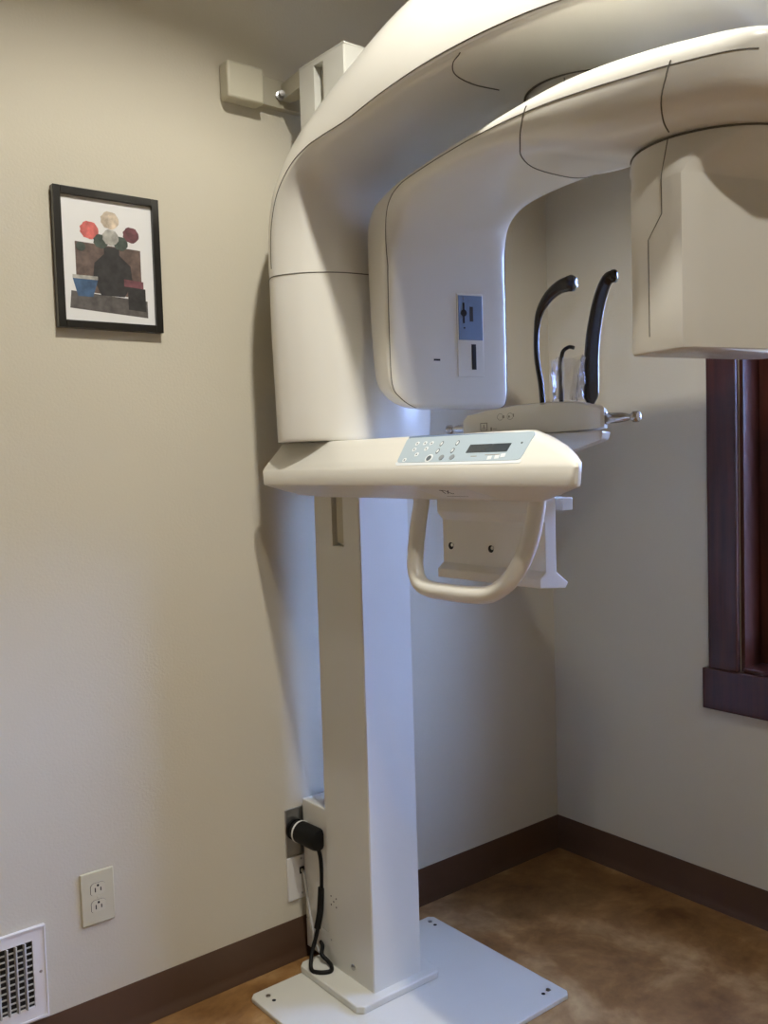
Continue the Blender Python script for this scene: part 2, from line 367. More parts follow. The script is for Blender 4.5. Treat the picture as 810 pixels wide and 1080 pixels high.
# --- overhead arm: swept shell from the carriage up and forward over the patient position
def arm_station(iy, iz, oy, oz, hw, t):
    A = [(0,0),(-.25,.0),(-.55,.05),(-.80,.18),(-.93,.32),(-.985,.42),(-1,.52),(-.93,.66),(-.76,.86),(-.56,1),(0,1)]
    Bt = [(0,0),(-.35,.0),(-.70,.0),(-.90,.005),(-.965,.02),(-.99,.045),(-1,.085),(-.965,.32),(-.86,.64),(-.62,.92),(0,1)]
    T = [(a[0]*(1-t)+b[0]*t, a[1]*(1-t)+b[1]*t) for a, b in zip(A, Bt)]
    full = T + [(-a, b) for a, b in reversed(T[1:-1])]
    return [Vector((XC + a*hw, iy+(oy-iy)*b, iz+(oz-iz)*b)) for a, b in full]
ST = [(-.338,1.7165,-.085,1.7165,.218,0),
      (-.338,1.76,-.083,1.765,.218,0),
      (-.340,1.82,-.085,1.84,.218,.05),
      (-.348,1.875,-.100,1.915,.218,.2),
      (-.365,1.915,-.150,1.985,.218,.45),
      (-.395,1.937,-.225,2.045,.218,.7),
      (-.44,1.948,-.33,2.095,.220,.9),
      (-.52,1.953,-.45,2.14,.226,1),
      (-.65,1.960,-.61,2.185,.238,1),
      (-.80,1.962,-.79,2.205,.250,1),
      (-.95,1.960,-.96,2.200,.250,1),
      (-1.07,1.960,-1.08,2.175,.232,1),
      (-1.15,1.964,-1.155,2.140,.188,1),
      (-1.22,1.968,-1.225,2.09,.140,1),
      (-1.26,1.976,-1.265,2.05,.085,1),
      (-1.275,1.990,-1.275,2.03,.035,1)]
rings = [arm_station(*s) for s in ST]
def interp_rings(rings, n=5):
    cols = [catmull([r[i] for r in rings], n) for i in range(len(rings[0]))]
    rr = [[c[k] for c in cols] for k in range(len(cols[0]))]
    out = []
    for r in rr:     # refine around as well
        m = len(r); ring = []
        for i in range(m):
            a, b, c, d = r[i-1], r[i], r[(i+1) % m], r[(i+2) % m]
            for k in range(3):
                t = k/3; ring.append(0.5*((2*b)+(c-a)*t+(2*a-5*b+4*c-d)*t*t+(3*b-a-3*c+d)*t**3))
        out.append(ring)
    return out
R3 = interp_rings(rings)
oa = part('overhead_arm', loft(R3), 'shell', mc, smooth=60)
# the carriage housing uses the same rounded outline
bpy.data.meshes.remove(ch.data)
rings = [shell_ring(1.346, .955, yf=-.330), shell_ring(1.352, .965, yf=-.335), shell_ring(1.45, .98), shell_ring(1.60, 1.0), shell_ring(1.7145, 1.0)]
ch = part('carriage_housing', loft(interp_rings([[Vector(p) for p in r] for r in rings], 4)), 'shell', mc, smooth=60)
def seam(pts, parent, r=0.0011, name='seam_line'): return part(name, tube(pts, r, 6), 'seam', parent, smooth=60)
ring0 = R3[0]
cx = sum((p for p in ring0), Vector())/len(ring0)
seam([cx+(p-cx)*1.001 + Vector((0,0,-0.001)) for p in ring0]+[cx+(ring0[0]-cx)*1.001+Vector((0,0,-0.001))], ch, 0.0012)
# side seams of the arm (left and right), at template point 6 (widest)
i6 = 6*3; i6r = (20-6)*3
seam([r[i6] for r in R3[2:-3]], oa, 0.0012); seam([r[i6r] for r in R3[2:-3]], oa, 0.0012)

def bvh_of(o):
    dg = bpy.context.evaluated_depsgraph_get(); dg.update()
    me = o.evaluated_get(dg).to_mesh(); v = [p.co.copy() for p in me.vertices]; f = [tuple(p.vertices) for p in me.polygons]
    o.evaluated_get(dg).to_mesh_clear(); return BVHTree.FromPolygons([o.matrix_world @ q for q in v], f)
bv = bvh_of(oa)
def drape(bv, pts, d, off=0.0006):
    out = []; d = Vector(d).normalized()
    for p in pts:
        h = bv.ray_cast(Vector(p), d)
        if h[0] is not None: out.append(h[0] - d*off)
    return out
cr = catmull([(-1.193,-.865,1.5),(-1.182,-.835,1.5),(-1.150,-.808,1.5),(-1.095,-.797,1.5),(-1.04,-.805,1.5)], 6)
seam(drape(bv, cr, (0,0,1)), oa, 0.0010)

# --- hub
HX, HY = -0.885, -0.885
hub = part('hub', L((HX, HY, 1.845), (0,0,1), [(0,0.106),(0.03,0.112),(0.10,0.116),(0.106,0.116),(0.112,0.113),(0.126,0.113)], 64), 'shell', mc, smooth=40)
seam([(HX+0.1175*math.cos(a*PI/32), HY+0.1175*math.sin(a*PI/32), 1.9605) for a in range(65)], hub, 0.0022)
seam([(HX+0.1115*math.cos(3.45), HY+0.1115*math.sin(3.45), 1.87), (HX+0.1165*math.cos(3.45), HY+0.1165*math.sin(3.45), 1.955)], hub, 0.0010)

# --- rotating C-arm with the detector housing (one moulded sweep)
TH = math.radians(14); AX, AY = -0.965, -0.80
def lw(u, v, z): return Vector((AX + u*math.cos(TH) + v*math.sin(TH), AY - u*math.sin(TH) + v*math.cos(TH), z))
UC = -0.018
def rstation(fv, fz, bv_, bz, hw, t, uc=UC):
    # t=0 housing section (crisp front corners), t=1 arm section (round belly)
    A = [(0,0),(-.5,0),(-.80,.0),(-.93,.015),(-.985,.06),(-1,.14),(-.985,.45),(-.93,.78),(-.80,.95),(-.5,1),(0,1)]
    Bt = [(0,0),(-.35,.0),(-.62,.03),(-.80,.11),(-.92,.24),(-.98,.40),(-1,.62),(-.97,.80),(-.86,.93),(-.5,1),(0,1)]
    T = [(a[0]*(1-t)+b[0]*t, a[1]*(1-t)+b[1]*t) for a, b in zip(A, Bt)]
    full = T + [(-a, b) for a, b in reversed(T[1:-1])]
    return [lw(uc + a*hw, fv+(bv_-fv)*b, fz+(bz-fz)*b) for a, b in full]
RS = [(.305,1.404,.335,1.404,.095,0,.015),
      (.286,1.409,.362,1.412,.118,0,.004),
      (.281,1.426,.388,1.434,.136,0,-.008),
      (.280,1.455,.402,1.475,.147,0,-.017),
      (.280,1.54,.414,1.56,.149,0),
      (.280,1.64,.424,1.66,.149,0),
      (.278,1.70,.426,1.75,.149,.05),
      (.268,1.75,.420,1.81,.149,.2),
      (.245,1.787,.385,1.845,.149,.45),
      (.205,1.808,.31,1.858,.150,.75),
      (.15,1.816,.21,1.864,.151,1),
      (.05,1.817,.08,1.865,.152,1),
      (-.08,1.808,-.06,1.864,.153,1),
      (-.20,1.786,-.19,1.862,.155,1),
      (-.30,1.757,-.31,1.858,.157,1),
      (-.38,1.736,-.40,1.852,.158,1, -.012),
      (-.46,1.728,-.48,1.844,.154,1, -.0),
      (-.53,1.728,-.55,1.836,.140,1, .01),
      (-.60,1.732,-.62,1.826,.112,1, .02),
      (-.640,1.745,-.65,1.810,.060,1, .022)]
RR = interp_rings([rstation(*s) for s in RS], 6)
k_split = 6*10
rh = part('rotating_arm', loft(RR), 'shell', mc, smooth=60)
i5 = 5*3
# front corner seam runs from the housing foot up into the arm side
def seamrow(n0, n1, idx0, idx1, rad=0.0011):
    pts = []
    for k in range(n0, n1):
        f = min(1, max(0, (k-36)/24)); idx = idx0*(1-f)+idx1*f; i = int(idx); g = idx-i
        pts.append(RR[k][i]*(1-g)+RR[k][(i+1) % len(RR[k])]*g)
    return seam(pts, rh, rad)
seamrow(4, len(RR)-4, 3.5*3, 6.1*3)
m_ = 60
seamrow(4, len(RR)-4, 60-3.5*3, 60-6.1*3)
bv2 = bvh_of(rh)
def snapped(pts):
    out = []
    for q in catmull([lw(*p) for p in pts], 8):
        co, no, i_, d_ = bv2.find_nearest(q)
        if co is not None: out.append(co + (q-co).normalized()*0 + (no if no.dot(co-lw(-.01, -.25, 1.84)) > 0 else -no)*0.0004)
    return out
seam(snapped([(-.176,-.262,1.838),(-.173,-.255,1.825),(-.160,-.235,1.808),(-.12,-.165,1.800),(-.04,-.085,1.803),(.05,-.050,1.806),(.12,-.04,1.812)]), rh, 0.0010)
seam(snapped([(-.160,-.548,1.806),(-.155,-.538,1.785),(-.140,-.520,1.76),(-.115,-.500,1.738),(-.096,-.489,1.729)]), rh, 0.0010)

# detector front panel
VF = 0.280
def lbox(u0, u1, v0, v1, z0, z1):
    b = bmesh.new(); vs = [b.verts.new(lw(u, v, z)) for u, v, z in [(u0,v0,z0),(u1,v0,z0),(u1,v1,z0),(u0,v1,z0),(u0,v0,z1),(u1,v0,z1),(u1,v1,z1),(u0,v1,z1)]]
    for f in [(0,1,2,3),(4,5,6,7),(0,1,5,4),(1,2,6,5),(2,3,7,6),(3,0,4,7)]: b.faces.new([vs[i] for i in f])
    return b
dp = part('detector_panel', lbox(-.002, .064, VF-0.0012, VF+0.01, 1.472, 1.652), 'shell', mc, bevel=0.0012)
part('label_plate', lbox(.002, .062, VF-0.0022, VF, 1.552, 1.648), 'bluegrey', dp, bevel=0.0005)
part('indicator_slot', lbox(.013, .017, VF-0.0028, VF, 1.588, 1.632), 'hole', dp, smooth=None)
part('indicator_slot', L(lw(.015, VF-0.0002, 1.610), lw(0,-1,0)-lw(0,0,0), [(0,0.0075),(0.0028,0.0075)], 20), 'hole', dp)
part('indicator_slot', lbox(.030, .038, VF-0.0028, VF, 1.592, 1.624), 'ink', dp, smooth=None)
part('indicator_dot', L(lw(.016, VF-0.002, 1.578), lw(0,-1,0)-lw(0,0,0), [(0,0.002),(0.0006,0.002)], 12), 'hole', dp)
part('indicator_dot', L(lw(.015, VF-0.002, 1.641), lw(0,-1,0)-lw(0,0,0), [(0,0.0014),(0.0006,0.0014)], 12), 'print', dp)
part('beam_slot', lbox(.033, .044, VF-0.0020, VF, 1.488, 1.543), 'hole', dp, smooth=None)
part('light_slot', lbox(-.060, -.045, VF-0.0008, VF+0.002, 1.506, 1.510), 'hole', rh, smooth=None)
# --- tube head: circular collar under the arm flowing into a square body
HU, HV = 0.030, -0.450
def ringrc(z, hu, hv, e, cu=HU, cv=HV, n=48, dent=0.0):
    r = []
    for k in range(n):
        a = 2*PI*(k+0.5)/n; c, s = math.cos(a), math.sin(a)
        # superellipse, e=2 circle, large = rectangle
        q = (abs(c)**e+abs(s)**e)**(-1/e)
        r.append(lw(cu+hu*c*q, cv+hv*s*q, z))
    return r
hb = loft([ringrc(1.437,.127,.057,10,cv=-.4615), ringrc(1.4385,.1295,.0595,10,cv=-.4615), ringrc(1.442,.130,.060,10,cv=-.4615), ringrc(1.50,.130,.060,10,cv=-.4615), ringrc(1.60,.130,.060,10,cv=-.4615),
           ringrc(1.670,.130,.060,10,cv=-.4615), ringrc(1.673,.1290,.0605,9.5,cv=-.4612), ringrc(1.682,.1265,.068,6.5,cv=-.460), ringrc(1.693,.124,.084,4,cv=-.457), ringrc(1.705,.1225,.101,3,cv=-.454), ringrc(1.718,.1215,.116,2.3,cv=-.451), ringrc(1.7275,.121,.121,2)])
th = part('tube_head', hb, 'shell', mc, smooth=32)
seam([p for p in ringrc(1.7275,.1222,.1222,2)]+[ringrc(1.7275,.1222,.1222,2)[0]], th, 0.0014)
SU = HU-0.130
seam([lw(SU-0.0002,-.492,1.722),lw(SU-.0002,-.478,1.676),lw(SU,-.478,1.625),lw(SU,-.450,1.595),lw(SU,-.450,1.46)], th, 0.0008)

# --- control console
LIPX, TOPX = -1.142, -1.090
def cons_ring(xf, z, ya, yb, rc, xb=-0.985):
    """outline: long front side along -y; the near end is cut obliquely back towards the column"""
    pts = [(xb, ya), (xf+0.004, ya), (xf, ya-0.006)]
    p0, p1, p2 = Vector((xf, yb+rc)), Vector((xf, yb)), Vector((xf+0.9*rc, yb+0.85*rc))
    for k in range(7):
        t = k/6; q = (1-t)**2*p0 + 2*t*(1-t)*p1 + t*t*p2; pts.append((q.x, q.y))
    pts.append((xb, min(-.55, p2.y + 0.92*(xb-p2.x))))
    return [Vector((x, y, z)) for x, y in pts]
cr_ = [cons_ring(-1.075,1.2155,-.25,-.925,.05,-.99), cons_ring(-1.104,1.2205,-.19,-.965,.05), cons_ring(-1.138,1.2415,-.115,-1.050,.04), cons_ring(-1.1445,1.2455,-.103,-1.064,.036),
       cons_ring(-1.1455,1.250,-.102,-1.067,.036), cons_ring(-1.1445,1.277,-.098,-1.069,.036), cons_ring(-1.141,1.284,-.098,-1.066,.036),
       cons_ring(-1.130,1.2965,-.099,-1.048,.045), cons_ring(-1.116,1.312,-.101,-1.018,.055), cons_ring(-1.102,1.3275,-.103,-.978,.06), cons_ring(-1.092,1.339,-.105,-.938,.06), cons_ring(-1.087,1.342,-.108,-.925,.06)]
cs = part('control_console', loft(cr_), 'console', mc, smooth=28)
# panel frame: P(y, t, off) on the tilted face
PA = Vector((LIPX, 0, 1.283)); PB = Vector((TOPX, 0, 1.341)); PD = PB-PA; PN = Vector((-PD.z, 0, PD.x)).normalized()
def P(y, t, off=0.0): return PA + PD*t + Vector((0, y, 0)) + PN*off
def slab(pts, o0, o1): return loft([[P(y, t, o0) for y, t in pts], [P(y, t, o1) for y, t in pts]])
def rpoly(pts, r, n=4):
    out = []; m = len(pts)
    for i in range(m):
        p = Vector(pts[i]); a = (Vector(pts[i-1])-p); b = (Vector(pts[(i+1) % m])-p); sc = Vector((1, 1/0.078))
        la, lb = Vector((a.x, a.y*.078)).length, Vector((b.x, b.y*.078)).length
        A, Bq = p+a*min(.45, r/la), p+b*min(.45, r/lb)
        for k in range(n+1):
            t = k/n; out.append((1-t)**2*A + 2*t*(1-t)*p + t*t*Bq)
    return [(q.x, q.y) for q in out]
kp = part('keypad', slab(rpoly([(-.583,.95),(-.597,.12),(-.926,.12),(-.926,.95)], .010), -0.001, 0.0011), 'keypad', mc, smooth=30)
part('display', slab([(-.781,.62),(-.781,.37),(-.884,.37),(-.884,.62)], 0.0005, 0.0017), 'lcd', kp, smooth=None)
def disc(y, t, r, o0, o1, sx=1.0, rot=0.0):
    pts = []
    for k in range(18):
        a = 2*PI*k/18; c, s = r*sx*math.cos(a), r*math.sin(a); pts.append((y + c*math.cos(rot)-s*math.sin(rot), t + (c*math.sin(rot)+s*math.cos(rot))/0.0779))
    return slab(pts, o0, o1)
for y, t in [(-.625,.74),(-.648,.74),(-.668,.73),(-.627,.54),(-.662,.55),(-.644,.37),(-.617,.20)]:
    k_ = part('key', disc(y, t, 0.0052, 0.0006, 0.0016), 'keywhite', kp)
    part('key_symbol', disc(y, t, 0.0018, 0.0012, 0.0019), 'keygrey', kp)
for y, t, rr in [(-.698,.70,.6),(-.742,.70,.6),(-.700,.46,-.6),(-.741,.46,-.6)]:
    part('key', disc(y, t, 0.0065, 0.0006, 0.0015, .62, 0), 'keygrey', kp)
    part('key', disc(y, t, 0.0042, 0.0010, 0.0018, .6, 0), 'keywhite', kp)
for y, t, big in [(-.687,.24,1),(-.722,.25,0),(-.751,.25,0)]:
    if big: part('key_ring', disc(y, t, 0.0100, 0.0006, 0.0014), 'keywhite', kp)
    part('key', disc(y, t, 0.0062, 0.0010, 0.0020), 'keymid' if not big else 'keygrey', kp)
for y, t in [(-.850,.20),(-.867,.22),(-.880,.26)]:
    part('key', slab([(y+.006,t+.05),(y+.004,t-.06),(y-.006,t-.05),(y-.004,t+.06)], 0.0006, 0.0015), 'keywhite', kp)
part('key_symbol', disc(-.908, .62, 0.0022, 0.0008, 0.0016), 'keygrey', kp)
part('panel_print', slab([(-.800,.27),(-.800,.25),(-.815,.25),(-.815,.27)], 0.0008, 0.0013), 'print', kp)
part('panel_print', slab([(-.835,.30),(-.835,.28),(-.87,.28),(-.87,.30)], 0.0008, 0.0013), 'print', kp)
part('keypad_lip', slab([(-.585,1.01),(-.585,.955),(-.875,.955),(-.70,1.01)], -0.001, 0.0009), 'bluegrey', kp, smooth=None)
part('keypad_border', slab(rpoly([(-.592,.145),(-.600,.03),(-.930,.03),(-.930,.145)], .006), -0.001, 0.0006), 'keywhite', kp, smooth=30)

# sticker on the sloping underside of the console
UA = Vector((-1.138, 0, 1.2415)); UB = Vector((-1.104, 0, 1.2205)); UD = (UB-UA); UN = Vector((UD.z, 0, -UD.x)).normalized()
if UN.z > 0: UN = -UN
def U(y, t, off=0): return UA + UD*t + Vector((0, y, 0)) + UN*off
stk = part('sticker', loft([[U(y, t, o) for y, t in [(-.655,.12),(-.69,.95),(-.85,.95),(-.795,.12)]] for o in (-0.001, 0.0006)]), 'paper', mc, smooth=None)
mw = Matrix.Translation(U(-.715, .52, 0.0007)) @ Matrix(((0, -UD.normalized().x, UN.x), (-1, 0, 0), (0, -UD.normalized().z, UN.z))).to_4x4()
part('sticker_text', text_bm('TX.', 0.020, mw), 'ink', stk, smooth=None)
mw2 = Matrix.Translation(U(-.715, .84, 0.0007)) @ Matrix(((0, -UD.normalized().x, UN.x), (-1, 0, 0), (0, -UD.normalized().z, UN.z))).to_4x4()
part('sticker_text', text_bm('-------------', 0.014, mw2), 'print', stk, smooth=None)

# --- patient handle (U tube)
hp = [(-1.058,-.580,1.235),(-1.060,-.580,1.205),(-1.072,-.582,1.16),(-1.088,-.590,1.105),(-1.095,-.597,1.075),(-1.098,-.613,1.05),(-1.10,-.645,1.040),(-1.10,-.70,1.039),(-1.10,-.76,1.040),(-1.099,-.81,1.046),(-1.094,-.850,1.070),(-1.086,-.875,1.105),(-1.074,-.889,1.15),(-1.062,-.893,1.20),(-1.058,-.893,1.235)]
hd = part('handle', tube(catmull(hp, 6), 0.0165, 20), 'console', mc, smooth=80)
for y in (-.580, -.893):
    part('handle_collar', L((-1.059, y, 1.2255), (0,0,-1), [(0,0.0205),(0.006,0.0205),(0.008,0.018)], 24), 'paint', hd)

# --- bracket under the console with two screw holes
pr = [(-1.000,1.218),(-1.000,1.185),(-.985,1.168),(-.985,1.078),(-1.002,1.066),(-1.002,1.048),(-.930,1.042),(-.922,1.052),(-.955,1.075),(-.955,1.218)]
bk = part('support_bracket', loft([[(x, y, z) for x, z in pr] for y in (-.560, -.845)]), 'console', mc, smooth=30, bevel=0.0015)
for y in (-.585, -.702):
    part('bracket_hole', L((-.9853, y, 1.113), (-1,0,0), [(0,0.0075),(0.0006,0.0075)], 20), 'hole', bk)
    part('bracket_screw', L((-.9850, y-0.004, 1.115), (-1,0,0), [(0,0.0042),(0.0016,0.0038),(0.0018,0)], 14), 'chrome', bk)
part('bracket_arm', loft([[(x, y, z) for x, y in [(-.954,-.862),(-.925,-.862),(-.90,-.80),(-.90,-.60),(-.954,-.60)]] for z in (1.192, 1.2158)]), 'paint', mc, smooth=30, bevel=0.002)
part('chin_post', B(-.955, -.88, -.80, -.66, 1.2161, 1.318), 'paint', mc, bevel=0.004)

# --- chin support shelf
def chin_ring(x, dz=0, dy=0.0, e=0.0):
    y0, y1 = -.588-dy, -.952+dy+e
    top = [(y0,1.345),(y0,1.375+dz),(y0-.012,1.384+dz),(y0-.07,1.3915+dz),(y0-.15,1.397+dz),(y0-.23,1.398+dz),(y0-.30+e*.5,1.394+dz),(y1+.03,1.388+dz),(y1+.006,1.383+dz),(y1,1.378+dz),(y1,1.344)]
    return [(x, y, z) for y, z in top] + [(x, y1+.02, 1.341), (x, -.76, 1.338), (x, y0-.02, 1.340)]
cr2 = part('chin_support', loft([chin_ring(-.948,-.003,.004), chin_ring(-.942,0,0), chin_ring(-.872,0,0,.048), chin_ring(-.866,-.003,.004,.052)]), 'console', mc, smooth=32)
part('chin_tray', loft([[(-.955,-.575,1.3375),(-.955,-.958,1.3375),(-.85,-.895,1.3375),(-.85,-.575,1.3375)], [(-.952,-.60,1.322),(-.952,-.953,1.322),(-.85,-.890,1.322),(-.85,-.60,1.322)],
      [(-.94,-.64,1.300),(-.94,-.86,1.300),(-.88,-.83,1.300),(-.88,-.64,1.300)]]), 'shell', cr2, smooth=30, bevel=0.003)
kn = [(h*.9, q*.82) for h, q in [(0,0.0135),(0.004,0.0135),(0.005,0.0115),(0.012,0.0120),(0.024,0.0115),(0.040,0.0105),(0.052,0.0082),(0.056,0.0068),(0.061,0.0062),(0.065,0.0095),(0.068,0.0120),(0.076,0.0122),(0.079,0.0100),(0.080,0)]]
k1 = part('positioning_knob', L((-.925, -.940, 1.360), (0.06,-1,0.0), kn, 28), 'chrome', cr2, smooth=40)
k2 = part('positioning_knob', L((-.925, -.590, 1.358), (0,1,0), kn, 28), 'chrome', cr2, smooth=40)
# faint printed symbols on the chin support
def pbox(y0, y1, z0, z1): return B(-.9488, -.9475, min(y0,y1), max(y0,y1), z0, z1)
XS = -.9486
for (y0, y1, z0, z1) in [(-.643,-.6445,1.350,1.366),(-.643,-.663,1.350,1.3515),(-.643,-.663,1.3645,1.366),(-.6615,-.663,1.350,1.366),(-.648,-.658,1.354,1.3555),(-.652,-.654,1.356,1.362),(-.672,-.676,1.349,1.356),(-.679,-.690,1.352,1.353),
                         (-.706,-.711,1.373,1.378),(-.722,-.726,1.373,1.377),(-.735,-.737,1.374,1.380)]:
    part('printed_symbol', pbox(y0, y1, z0, z1), 'print', cr2, smooth=None)
for y, r in ((-.700,.0085),(-.727,.0085)):
    bm = bmesh.new(); 
    n = 24; o_ = [bm.verts.new((XS, y+r*math.cos(2*PI*k/n), 1.3755+r*.8*math.sin(2*PI*k/n))) for k in range(n)]; i_ = [bm.verts.new((XS, y+(r-.001)*math.cos(2*PI*k/n), 1.3755+(r-.001)*.8*math.sin(2*PI*k/n))) for k in range(n)]
    for k in range(n): bm.faces.new([o_[k], o_[(k+1) % n], i_[(k+1) % n], i_[k]])
    part('printed_symbol', bm, 'print', cr2, smooth=None)

# --- temple supports (black curved blades)
zt = 1.394
p = catmull([(-.990,-.850,zt-.002),(-.990,-.846,1.43),(-.990,-.838,1.475),(-.990,-.838,1.520),(-.990,-.846,1.556),(-.989,-.866,1.582),(-.987,-.892,1.597),(-.985,-.917,1.601)], 6)
ts = part('temple_support', ribbon(p, lambda f: .0155-.002*f, lambda f: .0055+.0085*max(0,(f-.45)/.55), (.75,.66,0)), 'black', mc, smooth=60)
part('end_pad', L((-.985,-.912,1.601), (0.02,-1,0.02), [(0,0.010),(0.003,0.0145),(0.008,0.0150),(0.012,0.012),(0.014,0.0)], 24), 'black', ts, smooth=50)
p = catmull([(-.860,-.856,zt-.002),(-.860,-.858,1.43),(-.860,-.860,1.48),(-.860,-.866,1.53),(-.858,-.877,1.580),(-.855,-.887,1.610),(-.853,-.896,1.625),(-.850,-.905,1.630)], 6)
ts2 = part('temple_support', ribbon(p, lambda f: .0155-.0055*f if f > .06 else .006+.0095*f/.06, lambda f: .0085, (.75,-.66,0)), 'black', mc, smooth=60)
part('end_pad', L((-.850,-.899,1.629), (0.35,-.9,0.0), [(0,0.008),(0.004,0.0125),(0.010,0.0125),(0.0135,0.010),(0.015,0.0)], 24), 'black', ts2, smooth=50)
p = catmull([(-.925,-.838,1.385),(-.925,-.840,1.42),(-.925,-.840,1.455),(-.925,-.841,1.478),(-.925,-.846,1.492),(-.923,-.858,1.498),(-.922,-.868,1.496)], 5)
part('bite_rod', ribbon(p, lambda f: .0062-.002*f, lambda f: .0045-.001*f, (.7,.7,0)), 'black', mc, smooth=60)

# disposable clear sleeve over the bite rod
rings = []
for i, z in enumerate([1.3995,1.410,1.425,1.442,1.458,1.470,1.478]):
    n = 40; ring = []
    for k in range(n):
        a = 2*PI*k/n; w = 1+.16*math.sin(5*a+i*.8)+.11*math.sin(11*a-i*1.3)
        ring.append((-.925+(.022+.003*i/6)*w*math.cos(a)*.75+.004*i/6, -.852-.004*i/6+(.030+.003*i/6)*w*math.sin(a), z+.003*math.sin(3*a)))
    rings.append(ring)
slv = obj('protective_sleeve', loft(rings, caps=False), 'sleeve', None, smooth=70)
tag(slv, 'crinkled clear plastic sleeve covering the thin black bite rod on the chin support', 'sleeve')

# --- wall bracket above the machine
wb = empty('wall_bracket', (-1.05, 0, 2.21), 'cream wall bracket bar with square end cap holding the machine top to the wall', 'bracket')
part('end_cap', B(-1.162, -1.062, -0.042, 0, 2.168, 2.254), 'cap', wb, bevel=0.006)
part('rail', B(-1.063, -0.72, -0.022, 0, 2.178, 2.246), 'rail', wb, bevel=0.001)
part('stay_plate', loft([[(x, y, z) for x, y in [(-1.0,-.022),(-.975,-.022),(-.955,-.1245),(-1.012,-.1245)]] for z in (2.196, 2.236)]), 'rail', wb, smooth=30)
part('stay_bolt', L((-1.005,-.022,2.206), (-.3,-1,0), [(0,.012),(.008,.012),(.009,.007),(.024,.007),(.0245,0)], 12), 'steel', wb)

# ================================================================== WALL FITTINGS
# picture
pf = empty('framed_picture', (-1.4625, 0, 1.603), 'small black framed print with white margins hanging on the left wall', 'picture')
X0, X1, Z0, Z1, FW = -1.583, -1.342, 1.603, 1.904, 0.0165
for a in [(X0, X0+FW, Z0, Z1), (X1-FW, X1, Z0, Z1), (X0+FW, X1-FW, Z0, Z0+FW), (X0+FW, X1-FW, Z1-FW, Z1)]:
    part('frame_rail', B(a[0], a[1], -0.019, 0, a[2], a[3]), 'frame', pf, bevel=0.0012)
pp = part('print', B(X0+FW, X1-FW, -0.010, -0.002, Z0+FW, Z1-FW), 'paper', pf, smooth=None)
def shape(pts, m, lvl):
    """pts in print fractions (0..1 across, 0..1 up)"""
    w, h = X1-X0-2*FW, Z1-Z0-2*FW
    q = [(X0+FW+a*w, Z0+FW+b*h) for a, b in pts]
    return part('printed_shape', loft([[(x, -0.0099, z) for x, z in q], [(x, -0.0101-0.00006*lvl, z) for x, z in q]]), m, pp, smooth=None)
def ell(cx_, cy_, rx, ry, n=20, wob=0): return [(cx_+rx*(1+wob*math.sin(3*k))*math.cos(2*PI*k/n), cy_+ry*(1+wob*math.cos(2*k))*math.sin(2*PI*k/n)) for k in range(n)]
# a plain still life: dark vase with round blooms, blue bowl and books on a dark table
shape([(.06,.10),(.92,.06),(.92,.20),(.08,.24)], 'art_mid', 1)
shape([(.14,.24),(.86,.22),(.86,.62),(.14,.64)], 'art_brown', 1)
shape([(.40,.22),(.32,.36),(.34,.48),(.45,.56),(.45,.62),(.62,.62),(.62,.56),(.74,.48),(.76,.34),(.66,.22)], 'art_dark', 4)
shape([(.70,.12),(.90,.11),(.90,.30),(.70,.31)], 'art_dark', 5); shape([(.66,.31),(.88,.30),(.88,.36),(.66,.37)], 'art_plum', 5)
shape([(.10,.34),(.15,.20),(.31,.20),(.37,.34)], 'art_blue', 6); shape([(.10,.34),(.37,.34),(.37,.37),(.10,.37)], 'art_grey', 6)
for i_, (a_, b_2, r_, m_2) in enumerate([(.30,.74,.10,'art_coral'),(.53,.84,.10,'art_cream'),(.76,.74,.09,'art_plum'),(.42,.66,.08,'art_green'),(.64,.66,.08,'art_green'),(.53,.70,.09,'art_grey'),(.20,.60,.05,'art_green')]):
    shape(ell(a_, b_2, r_, r_*.72, 20, .06), m_2, 5+i_)

# beige duplex outlet
ol = empty('duplex_outlet', (-1.556, 0, 0.335), 'almond duplex electrical outlet low on the wall above the baseboard', 'outlet')
part('cover_plate', B(-1.5945, -1.5175, -0.006, 0, 0.275, 0.396), 'beige', ol, bevel=0.0035)
for zc in (0.355, 0.316):
    pts = []
    for k in range(24):
        a = 2*PI*k/24; c, s = math.cos(a), math.sin(a); pts.append((-1.556+max(-.0165, min(.0165, .0195*c)), zc+max(-.0125, min(.0140, .0165*s))))
    rc_ = part('receptacle', loft([[(x, -0.005, z) for x, z in pts], [(x, -0.0078, z) for x, z in pts]]), 'ivory', ol, smooth=30)
    seam([Vector((x, -0.0062, z)) for x, z in pts+pts[:1]], rc_, 0.0007)
    part('slot', B(-1.5635, -1.5612, -0.0083, -0.006, zc-.006, zc+.004), 'hole', rc_, smooth=None)
    part('slot', B(-1.5508, -1.5485, -0.0083, -0.006, zc-.005, zc+.003), 'hole', rc_, smooth=None)
    part('slot', L((-1.556, -0.0078, zc+.0085), (0,-1,0), [(0,.0027),(.0005,.0027)], 12), 'hole', rc_)
part('screw', L((-1.556, -0.006, 0.3355), (0,-1,0), [(0,.0028),(.0008,.0024),(.0009,0)], 12), 'beige', ol)

